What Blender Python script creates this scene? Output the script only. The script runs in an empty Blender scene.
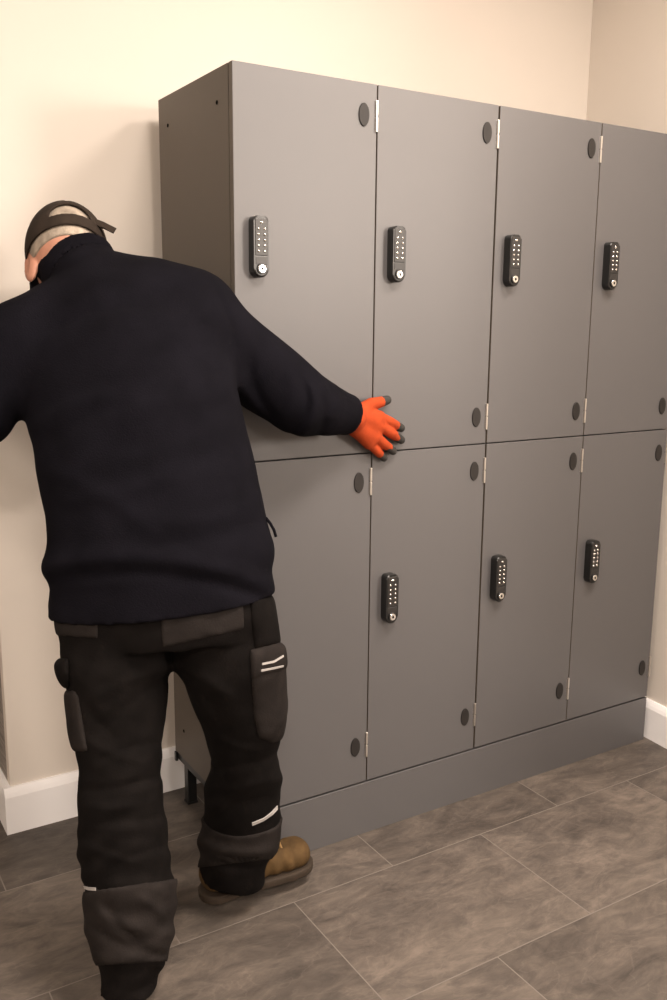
import bpy, bmesh, math, random
import numpy as np
from mathutils import Vector, Matrix

random.seed(4); RNG = np.random.default_rng(7)
scn = bpy.context.scene
COL = scn.collection

# ------------------------------------------------------------------ camera numbers
FPX = 913.9982
CAM = np.array((-0.8473, -1.7768, 1.2896))
YAW, PIT, ROL = 0.5518, -0.1929, 0.0084
_f = np.array((math.sin(YAW)*math.cos(PIT), math.cos(YAW)*math.cos(PIT), math.sin(PIT)))
_r0 = np.array((math.cos(YAW), -math.sin(YAW), 0.0)); _u0 = np.cross(_r0, _f)
CR = math.cos(ROL)*_r0 + math.sin(ROL)*_u0
CU = -math.sin(ROL)*_r0 + math.cos(ROL)*_u0
CF = _f
def at(px, py, D):
    """survey point: bearing (px, py) at distance D along the line of sight -> metres in the room"""
    return CAM + D*(CF + CR*(px-333.5)/FPX - CU*(py-500)/FPX)
def on(px, py, axis, val):
    d = CF + CR*(px-333.5)/FPX - CU*(py-500)/FPX
    return CAM + d*(val-CAM[axis])/d[axis]
def nrm(v): v = np.asarray(v, float); return v/np.linalg.norm(v)
def camvec(x, y, z): return nrm(CR*x + CU*y + CF*z)

# ------------------------------------------------------------------ materials
def lin(c):
    return tuple(((v/255)/12.92 if v/255 <= .04045 else ((v/255+.055)/1.055)**2.4) for v in c) + (1,)
def mat(name, col, rough=.6, metal=0, spec=.5, noise=None, bump=None, coat=0, sheen=0):
    """col = linear rgb albedo; noise=(scale, amount, stretch xyz), bump=(scale, strength, distance)"""
    m = bpy.data.materials.new(name); m.use_nodes = True
    nt = m.node_tree; b = nt.nodes['Principled BSDF']
    b.inputs['Base Color'].default_value = (*col, 1)
    b.inputs['Roughness'].default_value = rough; b.inputs['Metallic'].default_value = metal
    b.inputs['Specular IOR Level'].default_value = spec
    b.inputs['Coat Weight'].default_value = coat
    b.inputs['Sheen Weight'].default_value = sheen
    tc = nt.nodes.new('ShaderNodeTexCoord')
    if noise:
        sc, am, st = noise
        mp = nt.nodes.new('ShaderNodeMapping'); mp.inputs['Scale'].default_value = st
        nt.links.new(tc.outputs['Object'], mp.inputs['Vector'])
        n = nt.nodes.new('ShaderNodeTexNoise'); n.inputs['Scale'].default_value = sc; n.inputs['Detail'].default_value = 5
        nt.links.new(mp.outputs[0], n.inputs['Vector'])
        r = nt.nodes.new('ShaderNodeValToRGB')
        r.color_ramp.elements[0].position = .3; r.color_ramp.elements[1].position = .7
        r.color_ramp.elements[0].color = (*[c*(1-am) for c in col], 1)
        r.color_ramp.elements[1].color = (*[min(1, c*(1+am)) for c in col], 1)
        nt.links.new(n.outputs['Fac'], r.inputs['Fac']); nt.links.new(r.outputs['Color'], b.inputs['Base Color'])
    if bump:
        sc, s, dist = bump
        n2 = nt.nodes.new('ShaderNodeTexNoise'); n2.inputs['Scale'].default_value = sc; n2.inputs['Detail'].default_value = 4
        nt.links.new(tc.outputs['Object'], n2.inputs['Vector'])
        bp = nt.nodes.new('ShaderNodeBump'); bp.inputs['Strength'].default_value = s; bp.inputs['Distance'].default_value = dist
        nt.links.new(n2.outputs['Fac'], bp.inputs['Height']); nt.links.new(bp.outputs['Normal'], b.inputs['Normal'])
    return m

M = {}
M['wall'] = mat('wall_paint', (.70, .643, .582), .75, spec=.25, bump=(90, .06, .002))
M['wall_grey'] = mat('grey_grained_cladding', (.26, .235, .21), .6, noise=(6, .35, (2, 2, 22)))
M['trim'] = mat('white_gloss_trim', (.93, .92, .93), .4, spec=.4)
M['ceil'] = mat('ceiling_white', (.82, .80, .77), .8)
M['locker'] = mat('grey_laminate', (.098, .095, .098), .44, spec=.8, bump=(420, .05, .0006))
M['locker_side'] = mat('grey_carcass_board', (.092, .076, .060), .5, spec=.4, bump=(420, .05, .0006))  # sides and door edges: same grey, cream wall's warm bounce mixed into the colour
M['dark'] = mat('dark_recess', (.006, .005, .005), 1, spec=0)
M['plug'] = mat('dark_grey_plastic', (.020, .0175, .0165), .5, spec=.35)
M['black'] = mat('black_plastic', (.009, .009, .009), .32, spec=.55)
M['keypad'] = mat('keypad_face_grey', (.024, .022, .021), .36, spec=.5)
M['chrome'] = mat('polished_metal', (.86, .84, .80), .18, metal=1)
M['steel'] = mat('hinge_steel', (.80, .77, .72), .3, metal=1)
M['stand'] = mat('black_steel_stand', (.010, .010, .010), .4)
M['fleece'] = mat('navy_black_fleece', (.0052, .0048, .0072), .95, spec=.06, noise=(14, .22, (1, 1, 1)), bump=(330, .35, .003))
M['trouser'] = mat('black_work_cotton', (.0062, .0051, .0048), .92, spec=.08, noise=(20, .3, (1, 1, 1)), bump=(260, .3, .002))
M['panel'] = mat('charcoal_canvas', (.020, .0168, .0158), .92, spec=.08, noise=(26, .22, (1, 1, 1)), bump=(300, .35, .002))
M['reflect'] = mat('pale_reflective_tape', (.42, .40, .39), .5)
M['skin'] = mat('skin', (.52, .25, .17), .55, noise=(30, .14, (1, 1, 1)), bump=(160, .12, .001))
M['hair'] = mat('cropped_grey_hair', (.36, .30, .24), .8, noise=(60, .33, (1, 1, .35)), bump=(340, .6, .003))
M['cap'] = mat('faded_brown_cotton', (.030, .0215, .0162), .92, spec=.2, noise=(26, .25, (1, 1, 1)), bump=(340, .35, .002))
M['orange'] = mat('orange_knit', (.40, .052, .011), .85, spec=.25, noise=(45, .12, (1, 1, 1)), bump=(520, .5, .0015))
M['rubber'] = mat('dark_grey_glove_coating', (.026, .024, .022), .75, noise=(90, .25, (1, 1, 1)), bump=(420, .4, .001))
M['boot'] = mat('tan_suede_leather', (.090, .052, .019), .8, spec=.25, noise=(26, .35, (1, 1, 1)), bump=(120, .3, .002))
M['sole'] = mat('brown_rubber_sole', (.034, .022, .013), .8)
M['lace'] = mat('ochre_lace', (.24, .14, .05), .8)
M['eye'] = mat('eye_white', (.75, .72, .68), .2)

def floor_mat():
    m = bpy.data.materials.new('slate_tile_floor'); m.use_nodes = True
    nt = m.node_tree; N = nt.nodes.new; L = nt.links.new; b = nt.nodes['Principled BSDF']
    tc = N('ShaderNodeTexCoord')
    mp = N('ShaderNodeMapping'); mp.inputs['Location'].default_value = (-.055+.547*13, .53+.375*19, 0)
    L(tc.outputs['Object'], mp.inputs['Vector'])
    br = N('ShaderNodeTexBrick'); br.offset = .5; br.offset_frequency = 2
    br.inputs['Scale'].default_value = 1; br.inputs['Brick Width'].default_value = .547
    br.inputs['Row Height'].default_value = .375; br.inputs['Mortar Size'].default_value = .0015
    br.inputs['Mortar Smooth'].default_value = .2; br.inputs['Bias'].default_value = 0
    br.inputs['Color1'].default_value = (.62, .62, .62, 1); br.inputs['Color2'].default_value = (1.12, 1.12, 1.12, 1)
    br.inputs['Mortar'].default_value = (1, 1, 1, 1)
    L(mp.outputs[0], br.inputs['Vector'])
    # every tile has its own patch of stone: shift the noise by the tile's brightness
    off = N('ShaderNodeVectorMath'); off.operation = 'SCALE'; off.inputs['Scale'].default_value = 37
    L(br.outputs['Color'], off.inputs[0])
    add = N('ShaderNodeVectorMath'); add.operation = 'ADD'
    L(tc.outputs['Object'], add.inputs[0]); L(off.outputs[0], add.inputs[1])
    mp2 = N('ShaderNodeMapping'); mp2.inputs['Scale'].default_value = (1.0, 2.1, 1); mp2.inputs['Rotation'].default_value = (0, 0, .35)
    L(add.outputs[0], mp2.inputs['Vector'])
    n1 = N('ShaderNodeTexNoise'); n1.inputs['Scale'].default_value = 4.2; n1.inputs['Detail'].default_value = 9
    n1.inputs['Roughness'].default_value = .68; n1.inputs['Distortion'].default_value = 1.1
    L(mp2.outputs[0], n1.inputs['Vector'])
    n2 = N('ShaderNodeTexNoise'); n2.inputs['Scale'].default_value = 11; n2.inputs['Detail'].default_value = 7; n2.inputs['Roughness'].default_value = .7
    n2.inputs['Distortion'].default_value = .8
    L(mp2.outputs[0], n2.inputs['Vector'])
    r1 = N('ShaderNodeValToRGB'); e = r1.color_ramp.elements
    e[0].position = .30; e[0].color = (.076, .063, .055, 1); e[1].position = .72; e[1].color = (.182, .151, .129, 1)
    k = r1.color_ramp.elements.new(.5); k.color = (.122, .102, .088, 1)
    L(n1.outputs['Fac'], r1.inputs['Fac'])
    r2 = N('ShaderNodeValToRGB'); e = r2.color_ramp.elements
    e[0].position = .36; e[0].color = (.70, .70, .70, 1); e[1].position = .64; e[1].color = (1.24, 1.22, 1.18, 1)
    L(n2.outputs['Fac'], r2.inputs['Fac'])
    mx = N('ShaderNodeMix'); mx.data_type = 'RGBA'; mx.blend_type = 'MULTIPLY'; mx.inputs[0].default_value = .85
    L(r1.outputs['Color'], mx.inputs[6]); L(r2.outputs['Color'], mx.inputs[7])
    mx2 = N('ShaderNodeMix'); mx2.data_type = 'RGBA'; mx2.blend_type = 'MULTIPLY'; mx2.inputs[0].default_value = .8
    L(mx.outputs[2], mx2.inputs[6]); L(br.outputs['Color'], mx2.inputs[7])
    # thin pale veins
    v = N('ShaderNodeTexNoise'); v.inputs['Scale'].default_value = 6; v.inputs['Detail'].default_value = 3; v.inputs['Distortion'].default_value = .5
    L(mp2.outputs[0], v.inputs['Vector'])
    rv = N('ShaderNodeValToRGB'); e = rv.color_ramp.elements
    e[0].position = .488; e[0].color = (0, 0, 0, 1); e[1].position = .512; e[1].color = (0, 0, 0, 1)
    k = rv.color_ramp.elements.new(.5); k.color = (.10, .10, .10, 1)
    L(v.outputs['Fac'], rv.inputs['Fac'])
    mx3 = N('ShaderNodeMix'); mx3.data_type = 'RGBA'; L(rv.outputs['Color'], mx3.inputs[0])
    L(mx2.outputs[2], mx3.inputs[6]); mx3.inputs[7].default_value = (.30, .25, .21, 1)
    mx4 = N('ShaderNodeMix'); mx4.data_type = 'RGBA'; L(br.outputs['Fac'], mx4.inputs[0])
    L(mx3.outputs[2], mx4.inputs[6]); mx4.inputs[7].default_value = (.185, .160, .140, 1)
    L(mx4.outputs[2], b.inputs['Base Color'])
    b.inputs['Roughness'].default_value = .55; b.inputs['Specular IOR Level'].default_value = .4
    h = N('ShaderNodeMath'); h.operation = 'SUBTRACT'; L(n2.outputs['Fac'], h.inputs[0]); L(br.outputs['Fac'], h.inputs[1])
    bp = N('ShaderNodeBump'); bp.inputs['Strength'].default_value = .45; bp.inputs['Distance'].default_value = .003
    L(h.outputs[0], bp.inputs['Height']); L(bp.outputs['Normal'], b.inputs['Normal'])
    return m
M['floor'] = floor_mat()

# ------------------------------------------------------------------ mesh helpers
def link(name, me, mats, parent=None):
    for m in (mats if isinstance(mats, (list, tuple)) else [mats]): me.materials.append(m)
    o = bpy.data.objects.new(name, me); COL.objects.link(o)
    if parent: o.parent = parent
    return o
def obj(name, bm, mats, parent=None, smooth=False, loc=None):
    me = bpy.data.meshes.new(name); bmesh.ops.recalc_face_normals(bm, faces=bm.faces[:])
    bm.to_mesh(me); bm.free()
    if smooth:
        for p in me.polygons: p.use_smooth = True
    o = link(name, me, mats, parent)
    if loc is not None: o.location = loc
    return o
def box(bm, x0, x1, y0, y1, z0, z1, bev=0, mi=0, segs=2):
    r = bmesh.ops.create_cube(bm, size=1)
    vs = r['verts']
    for v in vs:
        v.co = Vector((x0+(x1-x0)*(v.co.x+.5), y0+(y1-y0)*(v.co.y+.5), z0+(z1-z0)*(v.co.z+.5)))
    fs = list({f for v in vs for f in v.link_faces})
    for f in fs: f.material_index = mi
    if bev:
        es = list({e for v in vs for e in v.link_edges})
        r = bmesh.ops.bevel(bm, geom=es, offset=bev, segments=segs, affect='EDGES', profile=.5)
        for f in r['faces']: f.material_index = mi
def prism(bm, pts, y0, y1, bev=0, mi=0):
    """pts = outline in x,z; y0 is the front"""
    a = [bm.verts.new((x, y0, z)) for x, z in pts]; c = [bm.verts.new((x, y1, z)) for x, z in pts]
    n = len(pts); fs = [bm.faces.new(a), bm.faces.new(c[::-1])]
    for i in range(n): fs.append(bm.faces.new((a[i], c[i], c[(i+1) % n], a[(i+1) % n])))
    for f in fs: f.material_index = mi
    if bev:
        es = [e for e in fs[0].edges]
        r = bmesh.ops.bevel(bm, geom=es, offset=bev, segments=3, affect='EDGES', profile=.5)
        for f in r['faces']: f.material_index = mi
def disc_pts(cx, cz, rx, rz, n=28): return [(cx+rx*math.cos(2*math.pi*i/n), cz+rz*math.sin(2*math.pi*i/n)) for i in range(n)]
def thing(name, label, cat, loc=(0, 0, 0), group=None):
    o = bpy.data.objects.new(name, None); COL.objects.link(o); o.location = loc
    o.empty_display_size = .1
    return tag(o, label, cat, group)
def tag(o, label, cat, group=None):
    o['label'] = label; o['category'] = cat
    if group: o['group'] = group
    return o
def struct(name, bm, m):
    o = obj(name, bm, m); o['kind'] = 'structure'; return o

# ------------------------------------------------------------------ room
WX = lambda y: 1.440 + .099*y          # the right-hand wall is a few degrees out of square
CORX, WY, H = -.420, .4745, 2.62
bm = bmesh.new(); box(bm, -2.7, 3.4, -4.4, 2.4, -.1, 0); struct('floor', bm, M['floor'])
bm = bmesh.new(); box(bm, -2.7, 3.4, -4.4, 2.4, H, H+.1); struct('ceiling', bm, M['ceil'])
bm = bmesh.new(); box(bm, CORX, WX(WY)+.02, WY, WY+.03, 0, H); struct('wall_back', bm, M['wall'])
bm = bmesh.new(); box(bm, CORX, CORX+.03, WY+.03, 2.4, 0, H); struct('wall_left', bm, M['wall_grey'])
def yprism(bm, pts, z0, z1):
    a = [bm.verts.new((x, y, z0)) for x, y in pts]; c = [bm.verts.new((x, y, z1)) for x, y in pts]
    n = len(pts); bm.faces.new(a); bm.faces.new(c[::-1])
    for i in range(n): bm.faces.new((a[i], a[(i+1) % n], c[(i+1) % n], c[i]))
bm = bmesh.new(); yprism(bm, [(WX(-1.3), -1.3), (WX(WY), WY), (WX(WY)+.1, WY), (WX(-1.3)+.1, -1.3)], 0, H); struct('wall_right', bm, M['wall'])
bm = bmesh.new(); box(bm, -2.7, 3.4, -4.5, -4.4, 0, H); struct('wall_front', bm, M['wall'])
bm = bmesh.new(); box(bm, -2.8, -2.7, -4.4, 2.4, 0, H); struct('wall_side', bm, M['wall'])
bm = bmesh.new(); box(bm, -2.7, CORX, 2.4, 2.5, 0, H); struct('wall_far', bm, M['wall'])
bm = bmesh.new(); box(bm, 3.4, 3.5, -4.4, -1.2, 0, H); struct('wall_end', bm, M['wall'])
bm = bmesh.new(); box(bm, WX(-1.3)+.1, 3.4, -1.3, -1.2, 0, H); struct('wall_return', bm, M['wall'])
def skirt(name, p0, p1, nrm2, h=.122, t=.018):
    """moulded skirting: profile swept between two floor points; nrm2 = side it stands proud to"""
    prof = [(0, 0), (t, 0), (t, h-.022), (t*.8, h-.012), (t*.55, h-.004), (t*.4, h), (0, h)]
    bm = bmesh.new(); rings = []
    for p, ext in ((p0, 0), (p1, 0)):
        rings.append([bm.verts.new((p[0]+nrm2[0]*d, p[1]+nrm2[1]*d, z)) for d, z in prof])
    n = len(prof)
    for i in range(n): bm.faces.new((rings[0][i], rings[0][(i+1) % n], rings[1][(i+1) % n], rings[1][i]))
    bm.faces.new(rings[0]); bm.faces.new(rings[1][::-1])
    return struct(name, bm, M['trim'])
skirt('baseboard_back', (CORX-.018, WY), (WX(WY)-.0, WY), (0, -1))
skirt('baseboard_left', (CORX, WY), (CORX, 2.4), (-1, 0))
skirt('baseboard_right', (WX(-1.3), -1.3), (WX(WY), WY), (-.995, .0985))

# ------------------------------------------------------------------ lockers
W, Z0, Z1, Z2, DEP = .3516, .1441, .9859, 1.80, .4064
GAP = .0030
def make_door(parent, z0, z1, left, right):
    bm = bmesh.new(); box(bm, left, right, 0, .017, z0, z1, .0012)
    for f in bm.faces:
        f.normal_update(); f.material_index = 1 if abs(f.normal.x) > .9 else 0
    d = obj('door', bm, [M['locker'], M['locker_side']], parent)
    for zc in (z0+.100, z1-.067) if z0 < .5 else (z0+.068, z1-.066):
        b = bmesh.new(); xh = right-.0017
        box(b, xh-.0028, xh+.0028, -.0050, .0010, zc-.033, zc-.0015, .0012)
        box(b, xh-.0028, xh+.0028, -.0050, .0010, zc+.0015, zc+.033, .0012)
        box(b, xh-.0016, xh+.0016, -.0040, .0010, zc-.003, zc+.003)
        h = obj('hinge', b, M['steel'], d); h['label'] = 'bright steel hinge knuckle'
        b = bmesh.new(); prism(b, disc_pts(right-.0345, zc, .0130, .0245), -.0032, .002, .0012)
        h = obj('cover_plug', b, M['plug'], d); h['label'] = 'dark oval cover plug'
    return d
def make_lock(parent, xl, ztop):
    """push-button lock: black case, grey key field, ten keys + clear key, key cylinder"""
    w, h, dp = .0355, .1245, .0235
    cx = xl+w/2; zb = ztop-h
    def outline(w, ztop, zb, rt):
        r = w/2; p = []
        for i in range(13): a = math.pi+math.pi*i/12; p.append((cx+r*math.cos(a), zb+r+r*math.sin(a)))
        for i in range(7): a = math.pi/2*i/6; p.append((cx+r-rt+rt*math.cos(a), ztop-rt+rt*math.sin(a)))
        for i in range(7): a = math.pi/2+math.pi/2*i/6; p.append((cx-r+rt+rt*math.cos(a), ztop-rt+rt*math.sin(a)))
        return p
    bm = bmesh.new(); prism(bm, outline(w, ztop, zb, .010), -dp, .001, .004)
    lk = obj('keypad_lock', bm, M['black'], parent); lk['label'] = 'black push-button lock with silver keys'
    b = bmesh.new(); box(b, cx-.0145, cx+.0145, -dp-.0012, -dp+.002, ztop-.080, ztop-.005, .0012)
    obj('keypad_plate', b, M['keypad'], lk)
    b = bmesh.new(); box(b, cx-.0135, cx+.0135, -dp-.0006, -dp+.002, ztop-.098, ztop-.082, .0008)
    obj('thumb_slide', b, M['keypad'], lk)
    def button(x, z, rx, rz):
        b = bmesh.new(); bmesh.ops.create_uvsphere(b, u_segments=12, v_segments=8, radius=1)
        for v in b.verts: v.co = Vector((x+v.co.x*rx, -dp-.0010+v.co.y*.0026, z+v.co.z*rz))
        obj('push_button', b, M['chrome'], lk, True)
    button(cx, ztop-.0135, .0042, .0032)
    for k in range(5):
        for s in (-1, 1): button(cx+s*.0072, ztop-.0262-k*.0112, .0030, .0030)
    b = bmesh.new(); zc = zb+.0178
    prism(b, disc_pts(cx, zc, .0112, .0112), -dp-.0030, -dp+.002, .001)
    prism(b, disc_pts(cx, zc, .0085, .0085), -dp-.0044, -dp-.002, .0008, 1)
    prism(b, disc_pts(cx, zc, .0026, .0034, 12), -dp-.0047, -dp-.004, 0, 2)
    obj('key_cylinder', b, [M['black'], M['chrome'], M['dark']], lk)
    return lk
LABELS = ['leftmost grey locker unit, its whole brown-grey side panel showing beside the man',
          'second grey locker unit from the left, the orange glove spread over its left seam',
          'third grey locker unit from the left, between the gloved unit and the rightmost one',
          'rightmost grey locker unit, standing against the right-hand wall']
for i in range(4):
    root = thing('storage_locker', LABELS[i], 'locker', (i*W, 0, Z0), 'grey two-door lockers in the row')
    l, r = GAP/2, W-GAP/2
    if i == 2: l += .0020
    if i == 0: l = 0
    zz0, zz1, zz2 = 0, Z1-Z0, Z2-Z0
    bm = bmesh.new()
    t = .016; x0 = 0 if i == 0 else .0008; x1 = W-.0008
    # open-front box: sides, top, bottom, shelf, back
    box(bm, x0, x0+t, .020, DEP, zz0, zz2, .0008); box(bm, x1-t, x1, .020, DEP, zz0, zz2, .0008)
    box(bm, x0+t, x1-t, .020, DEP, zz2-t, zz2); box(bm, x0+t, x1-t, .020, DEP, zz0, zz0+t)
    box(bm, x0+t, x1-t, .022, DEP-.01, zz1-t/2, zz1+t/2); box(bm, x0+t, x1-t, DEP-.012, DEP-.002, zz0+t, zz2-t)
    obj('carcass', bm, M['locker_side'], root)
    if i == 0:      # fixing holes drilled through the exposed side
        for (px, py) in ((217, 102.5), (168, 125.5), (184, 731)):
            p = on(px, py, 0, 0); b = bmesh.new()
            bmesh.ops.create_cone(b, cap_ends=True, segments=16, radius1=.0042, radius2=.0042, depth=.002)
            for v in b.verts: v.co = Vector((v.co.z-.0001, p[1]+v.co.x, p[2]-Z0+v.co.y))
            obj('fixing_hole', b, M['dark'], root)
    make_door(root, zz1+GAP/2, zz2, l, r)
    make_door(root, zz0+.0025, zz1-GAP/2, l, r)
    make_lock(root, .0335, 1.503-Z0)
    make_lock(root, .0345, .6855-Z0)
bm = bmesh.new(); box(bm, .0, 4*W, .001, .019, 0, Z0-.003, .0010)
tag(obj('plinth_board', bm, M['locker']), 'long grey plinth board on the floor beneath the locker doors', 'plinth')
# black steel stand carrying the row
st = thing('locker_stand', 'black steel stand with square legs under the grey lockers', 'stand', (0, 0, 0))
zt = Z0-.0005
bm = bmesh.new()
box(bm, .004, .029, .03, .405, zt-.022, zt, .001); box(bm, 4*W-.03, 4*W-.005, .03, .405, zt-.022, zt, .001)
box(bm, .029, 4*W-.03, .372, .397, zt-.022, zt, .001); box(bm, .029, 4*W-.03, .045, .07, zt-.022, zt, .001)
obj('rail', bm, M['stand'], st)
for x in (.016, 2*W-.0125, 4*W-.046):
    for y in (.362, .046):
        bm = bmesh.new(); box(bm, x, x+.025, y, y+.025, .006, zt-.022, .001)
        box(bm, x-.002, x+.027, y-.002, y+.027, 0, .006, .001)
        obj('leg', bm, M['stand'], st)
bm = bmesh.new(); box(bm, -.004, .003, .395, .4055, zt-.026, zt, .001); obj('end_cap', bm, M['stand'], st)

# ------------------------------------------------------------------ field modelling for the man and his clothes
class Field:
    def __init__(s, lo, hi, h):
        s.lo = np.asarray(lo, float); s.h = h
        s.n = np.ceil((np.asarray(hi)-s.lo)/h).astype(int)+1
        s.ax = [(s.lo[k]+h*np.arange(s.n[k])).astype(np.float32) for k in range(3)]
        s.v = np.full(s.n, 1.0, np.float32)
    def block(s, lo, hi):
        a = np.clip(np.floor((np.asarray(lo)-s.lo)/s.h).astype(int), 0, s.n); b = np.clip(np.ceil((np.asarray(hi)-s.lo)/s.h).astype(int)+1, 0, s.n)
        sl = tuple(slice(int(a[k]), int(b[k])) for k in range(3))
        X = s.ax[0][sl[0]][:, None, None]; Y = s.ax[1][sl[1]][None, :, None]; Z = s.ax[2][sl[2]][None, None, :]
        return sl, X, Y, Z
    def merge(s, sl, d, k):
        a = s.v[sl]
        if k > 0:
            h = np.clip(.5+.5*(a-d)/k, 0, 1); s.v[sl] = a*(1-h)+d*h - k*h*(1-h)
        else: s.v[sl] = np.minimum(a, d)
    def tube(s, keys, k=.02, own=None):
        """keys = [(point, a, b, axisA)] elliptical sweep; the sweep is built crisp, then blended in with radius k"""
        tmp = np.full(s.n, 1.0, np.float32)
        for (p0, a0, b0, A0), (p1, a1, b1, A1) in zip(keys[:-1], keys[1:]):
            R = max(a0, b0, a1, b1)+k+.03
            sl, X, Y, Z = s.block(np.minimum(p0, p1)-R, np.maximum(p0, p1)+R)
            if 0 in s.v[sl].shape: continue
            d = p1-p0; L2 = d@d; T = d/math.sqrt(L2)
            t = np.clip(((X-p0[0])*d[0]+(Y-p0[1])*d[1]+(Z-p0[2])*d[2])/L2, 0, 1)
            A = nrm(A0+A1); A = nrm(A-T*(A@T)); B = np.cross(T, A)
            qx, qy, qz = X-(p0[0]+t*d[0]), Y-(p0[1]+t*d[1]), Z-(p0[2]+t*d[2])
            a = a0+(a1-a0)*t; b = b0+(b1-b0)*t; c = np.minimum(a, b)
            u = (qx*A[0]+qy*A[1]+qz*A[2]); v = (qx*B[0]+qy*B[1]+qz*B[2]); w = (qx*T[0]+qy*T[1]+qz*T[2])
            k0 = np.sqrt((u/a)**2+(v/b)**2+(w/c)**2); k1 = np.sqrt((u/a**2)**2+(v/b**2)**2+(w/c**2)**2)+1e-9
            dd = np.where(k0 < 1e-4, -c, k0*(k0-1)/k1).astype(np.float32)
            tmp[sl] = np.minimum(tmp[sl], dd)
        s.merge((slice(None),)*3, tmp, k); return s
    def capsule(s, pts, radii, k=.01):
        tmp = np.full(s.n, 1.0, np.float32)
        for i in range(len(pts)-1):
            p0, p1 = np.asarray(pts[i], float), np.asarray(pts[i+1], float); r0, r1 = radii[i], radii[i+1]
            R = max(r0, r1)+k+.02
            sl, X, Y, Z = s.block(np.minimum(p0, p1)-R, np.maximum(p0, p1)+R)
            if 0 in s.v[sl].shape: continue
            d = p1-p0; L2 = d@d+1e-12
            t = np.clip(((X-p0[0])*d[0]+(Y-p0[1])*d[1]+(Z-p0[2])*d[2])/L2, 0, 1)
            dd = (np.sqrt((X-p0[0]-t*d[0])**2+(Y-p0[1]-t*d[1])**2+(Z-p0[2]-t*d[2])**2)-(r0+(r1-r0)*t)).astype(np.float32)
            tmp[sl] = np.minimum(tmp[sl], dd)
        s.merge((slice(None),)*3, tmp, k); return s
    def ell(s, c, fr, r, k=.01, sub=False):
        """ellipsoid at c, frame rows fr (3x3), radii r"""
        sl, X, Y, Z = s.block(np.asarray(c)-max(r)-k-.03, np.asarray(c)+max(r)+k+.03)
        q = [X-c[0], Y-c[1], Z-c[2]]
        u = [sum(q[j]*fr[i][j] for j in range(3)) for i in range(3)]
        k0 = np.sqrt(sum((u[i]/r[i])**2 for i in range(3))); k1 = np.sqrt(sum((u[i]/r[i]**2)**2 for i in range(3)))+1e-9
        d = np.where(k0 < 1e-4, -min(r), k0*(k0-1)/k1).astype(np.float32)
        if sub:
            a = s.v[sl]; d = -d
            if k > 0: h = np.clip(.5-.5*(a-d)/k, 0, 1); s.v[sl] = a*(1-h)+d*h + k*h*(1-h)
            else: s.v[sl] = np.maximum(a, d)
        else: s.merge(sl, d, k)
        return s
    def grid(s): return s.ax[0][:, None, None], s.ax[1][None, :, None], s.ax[2][None, None, :]
    def lin(s, o, n):
        X, Y, Z = s.grid(); return (X-o[0])*n[0]+(Y-o[1])*n[1]+(Z-o[2])*n[2]
    def cut(s, o, n):
        """keep the side n points away from"""
        s.v = np.maximum(s.v, s.lin(o, nrm(n))).astype(np.float32); return s
    def inter(s, g): s.v = np.maximum(s.v, g).astype(np.float32); return s
    def mesh(s, smooth=2):
        V = s.v; inside = V < 0; nx, ny, nz = V.shape
        idx = -np.ones((nx-1, ny-1, nz-1), np.int64)
        cs = [(i, j, k) for i in (0, 1) for j in (0, 1) for k in (0, 1)]
        cnt = sum(inside[i:nx-1+i, j:ny-1+j, k:nz-1+k].astype(np.int8) for i, j, k in cs)
        act = (cnt > 0) & (cnt < 8); I = np.argwhere(act); idx[act] = np.arange(len(I))
        acc = np.zeros((len(I), 3)); num = np.zeros(len(I))
        for a in range(8):
            for b in range(a+1, 8):
                ca, cb = np.array(cs[a]), np.array(cs[b])
                if abs(ca-cb).sum() != 1: continue
                va = V[tuple((I+ca).T)]; vb = V[tuple((I+cb).T)]
                m = (va < 0) != (vb < 0); t = np.where(m, va/np.where(m, va-vb, 1), 0)
                acc[m] += (ca+(cb-ca)*t[:, None])[m]; num[m] += 1
        P = s.lo+s.h*(I+acc/num[:, None])
        F = []
        for ax in range(3):
            sa = [slice(None)]*3; sb = [slice(None)]*3; sa[ax] = slice(0, -1); sb[ax] = slice(1, None)
            A, B = inside[tuple(sa)], inside[tuple(sb)]
            o1, o2 = (ax+1) % 3, (ax+2) % 3
            E = np.argwhere(A != B); fl = A[tuple(E.T)]
            ok = (E[:, o1] > 0) & (E[:, o2] > 0) & (E[:, o1] < V.shape[o1]-1) & (E[:, o2] < V.shape[o2]-1); E, fl = E[ok], fl[ok]
            e1 = np.zeros(3, int); e1[o1] = 1; e2 = np.zeros(3, int); e2[o2] = 1
            q = np.stack([idx[tuple((E-e1-e2).T)], idx[tuple((E-e2).T)], idx[tuple(E.T)], idx[tuple((E-e1).T)]], 1)
            q[~fl] = q[~fl][:, ::-1]; F.append(q)
        F = np.concatenate(F); F = F[(F >= 0).all(1)]
        for _ in range(smooth):
            S = np.zeros_like(P); n = np.zeros(len(P))
            for a, b in ((0, 1), (1, 2), (2, 3), (3, 0)):
                np.add.at(S, F[:, a], P[F[:, b]]); np.add.at(n, F[:, a], 1); np.add.at(S, F[:, b], P[F[:, a]]); np.add.at(n, F[:, b], 1)
            P = P*.5+.5*S/np.maximum(n, 1)[:, None]
        return P, F
def fobj(name, F, mats, parent=None, smooth=2, facemat=None, ref=None):
    P, Q = F.mesh(smooth)
    if ref is not None: P = P-ref
    me = bpy.data.meshes.new(name); me.from_pydata(P.tolist(), [], Q.tolist()); me.update()
    if facemat is not None:
        c = P[Q].mean(1)+(0 if ref is None else ref); me.polygons.foreach_set('material_index', facemat(c).astype(np.int32))
    me.polygons.foreach_set('use_smooth', np.ones(len(Q), bool)); me.validate()
    return link(name, me, mats, parent)
def fade(x, a, b): t = np.clip((x-a)/(b-a), 0, 1); return t*t*(3-2*t)

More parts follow.
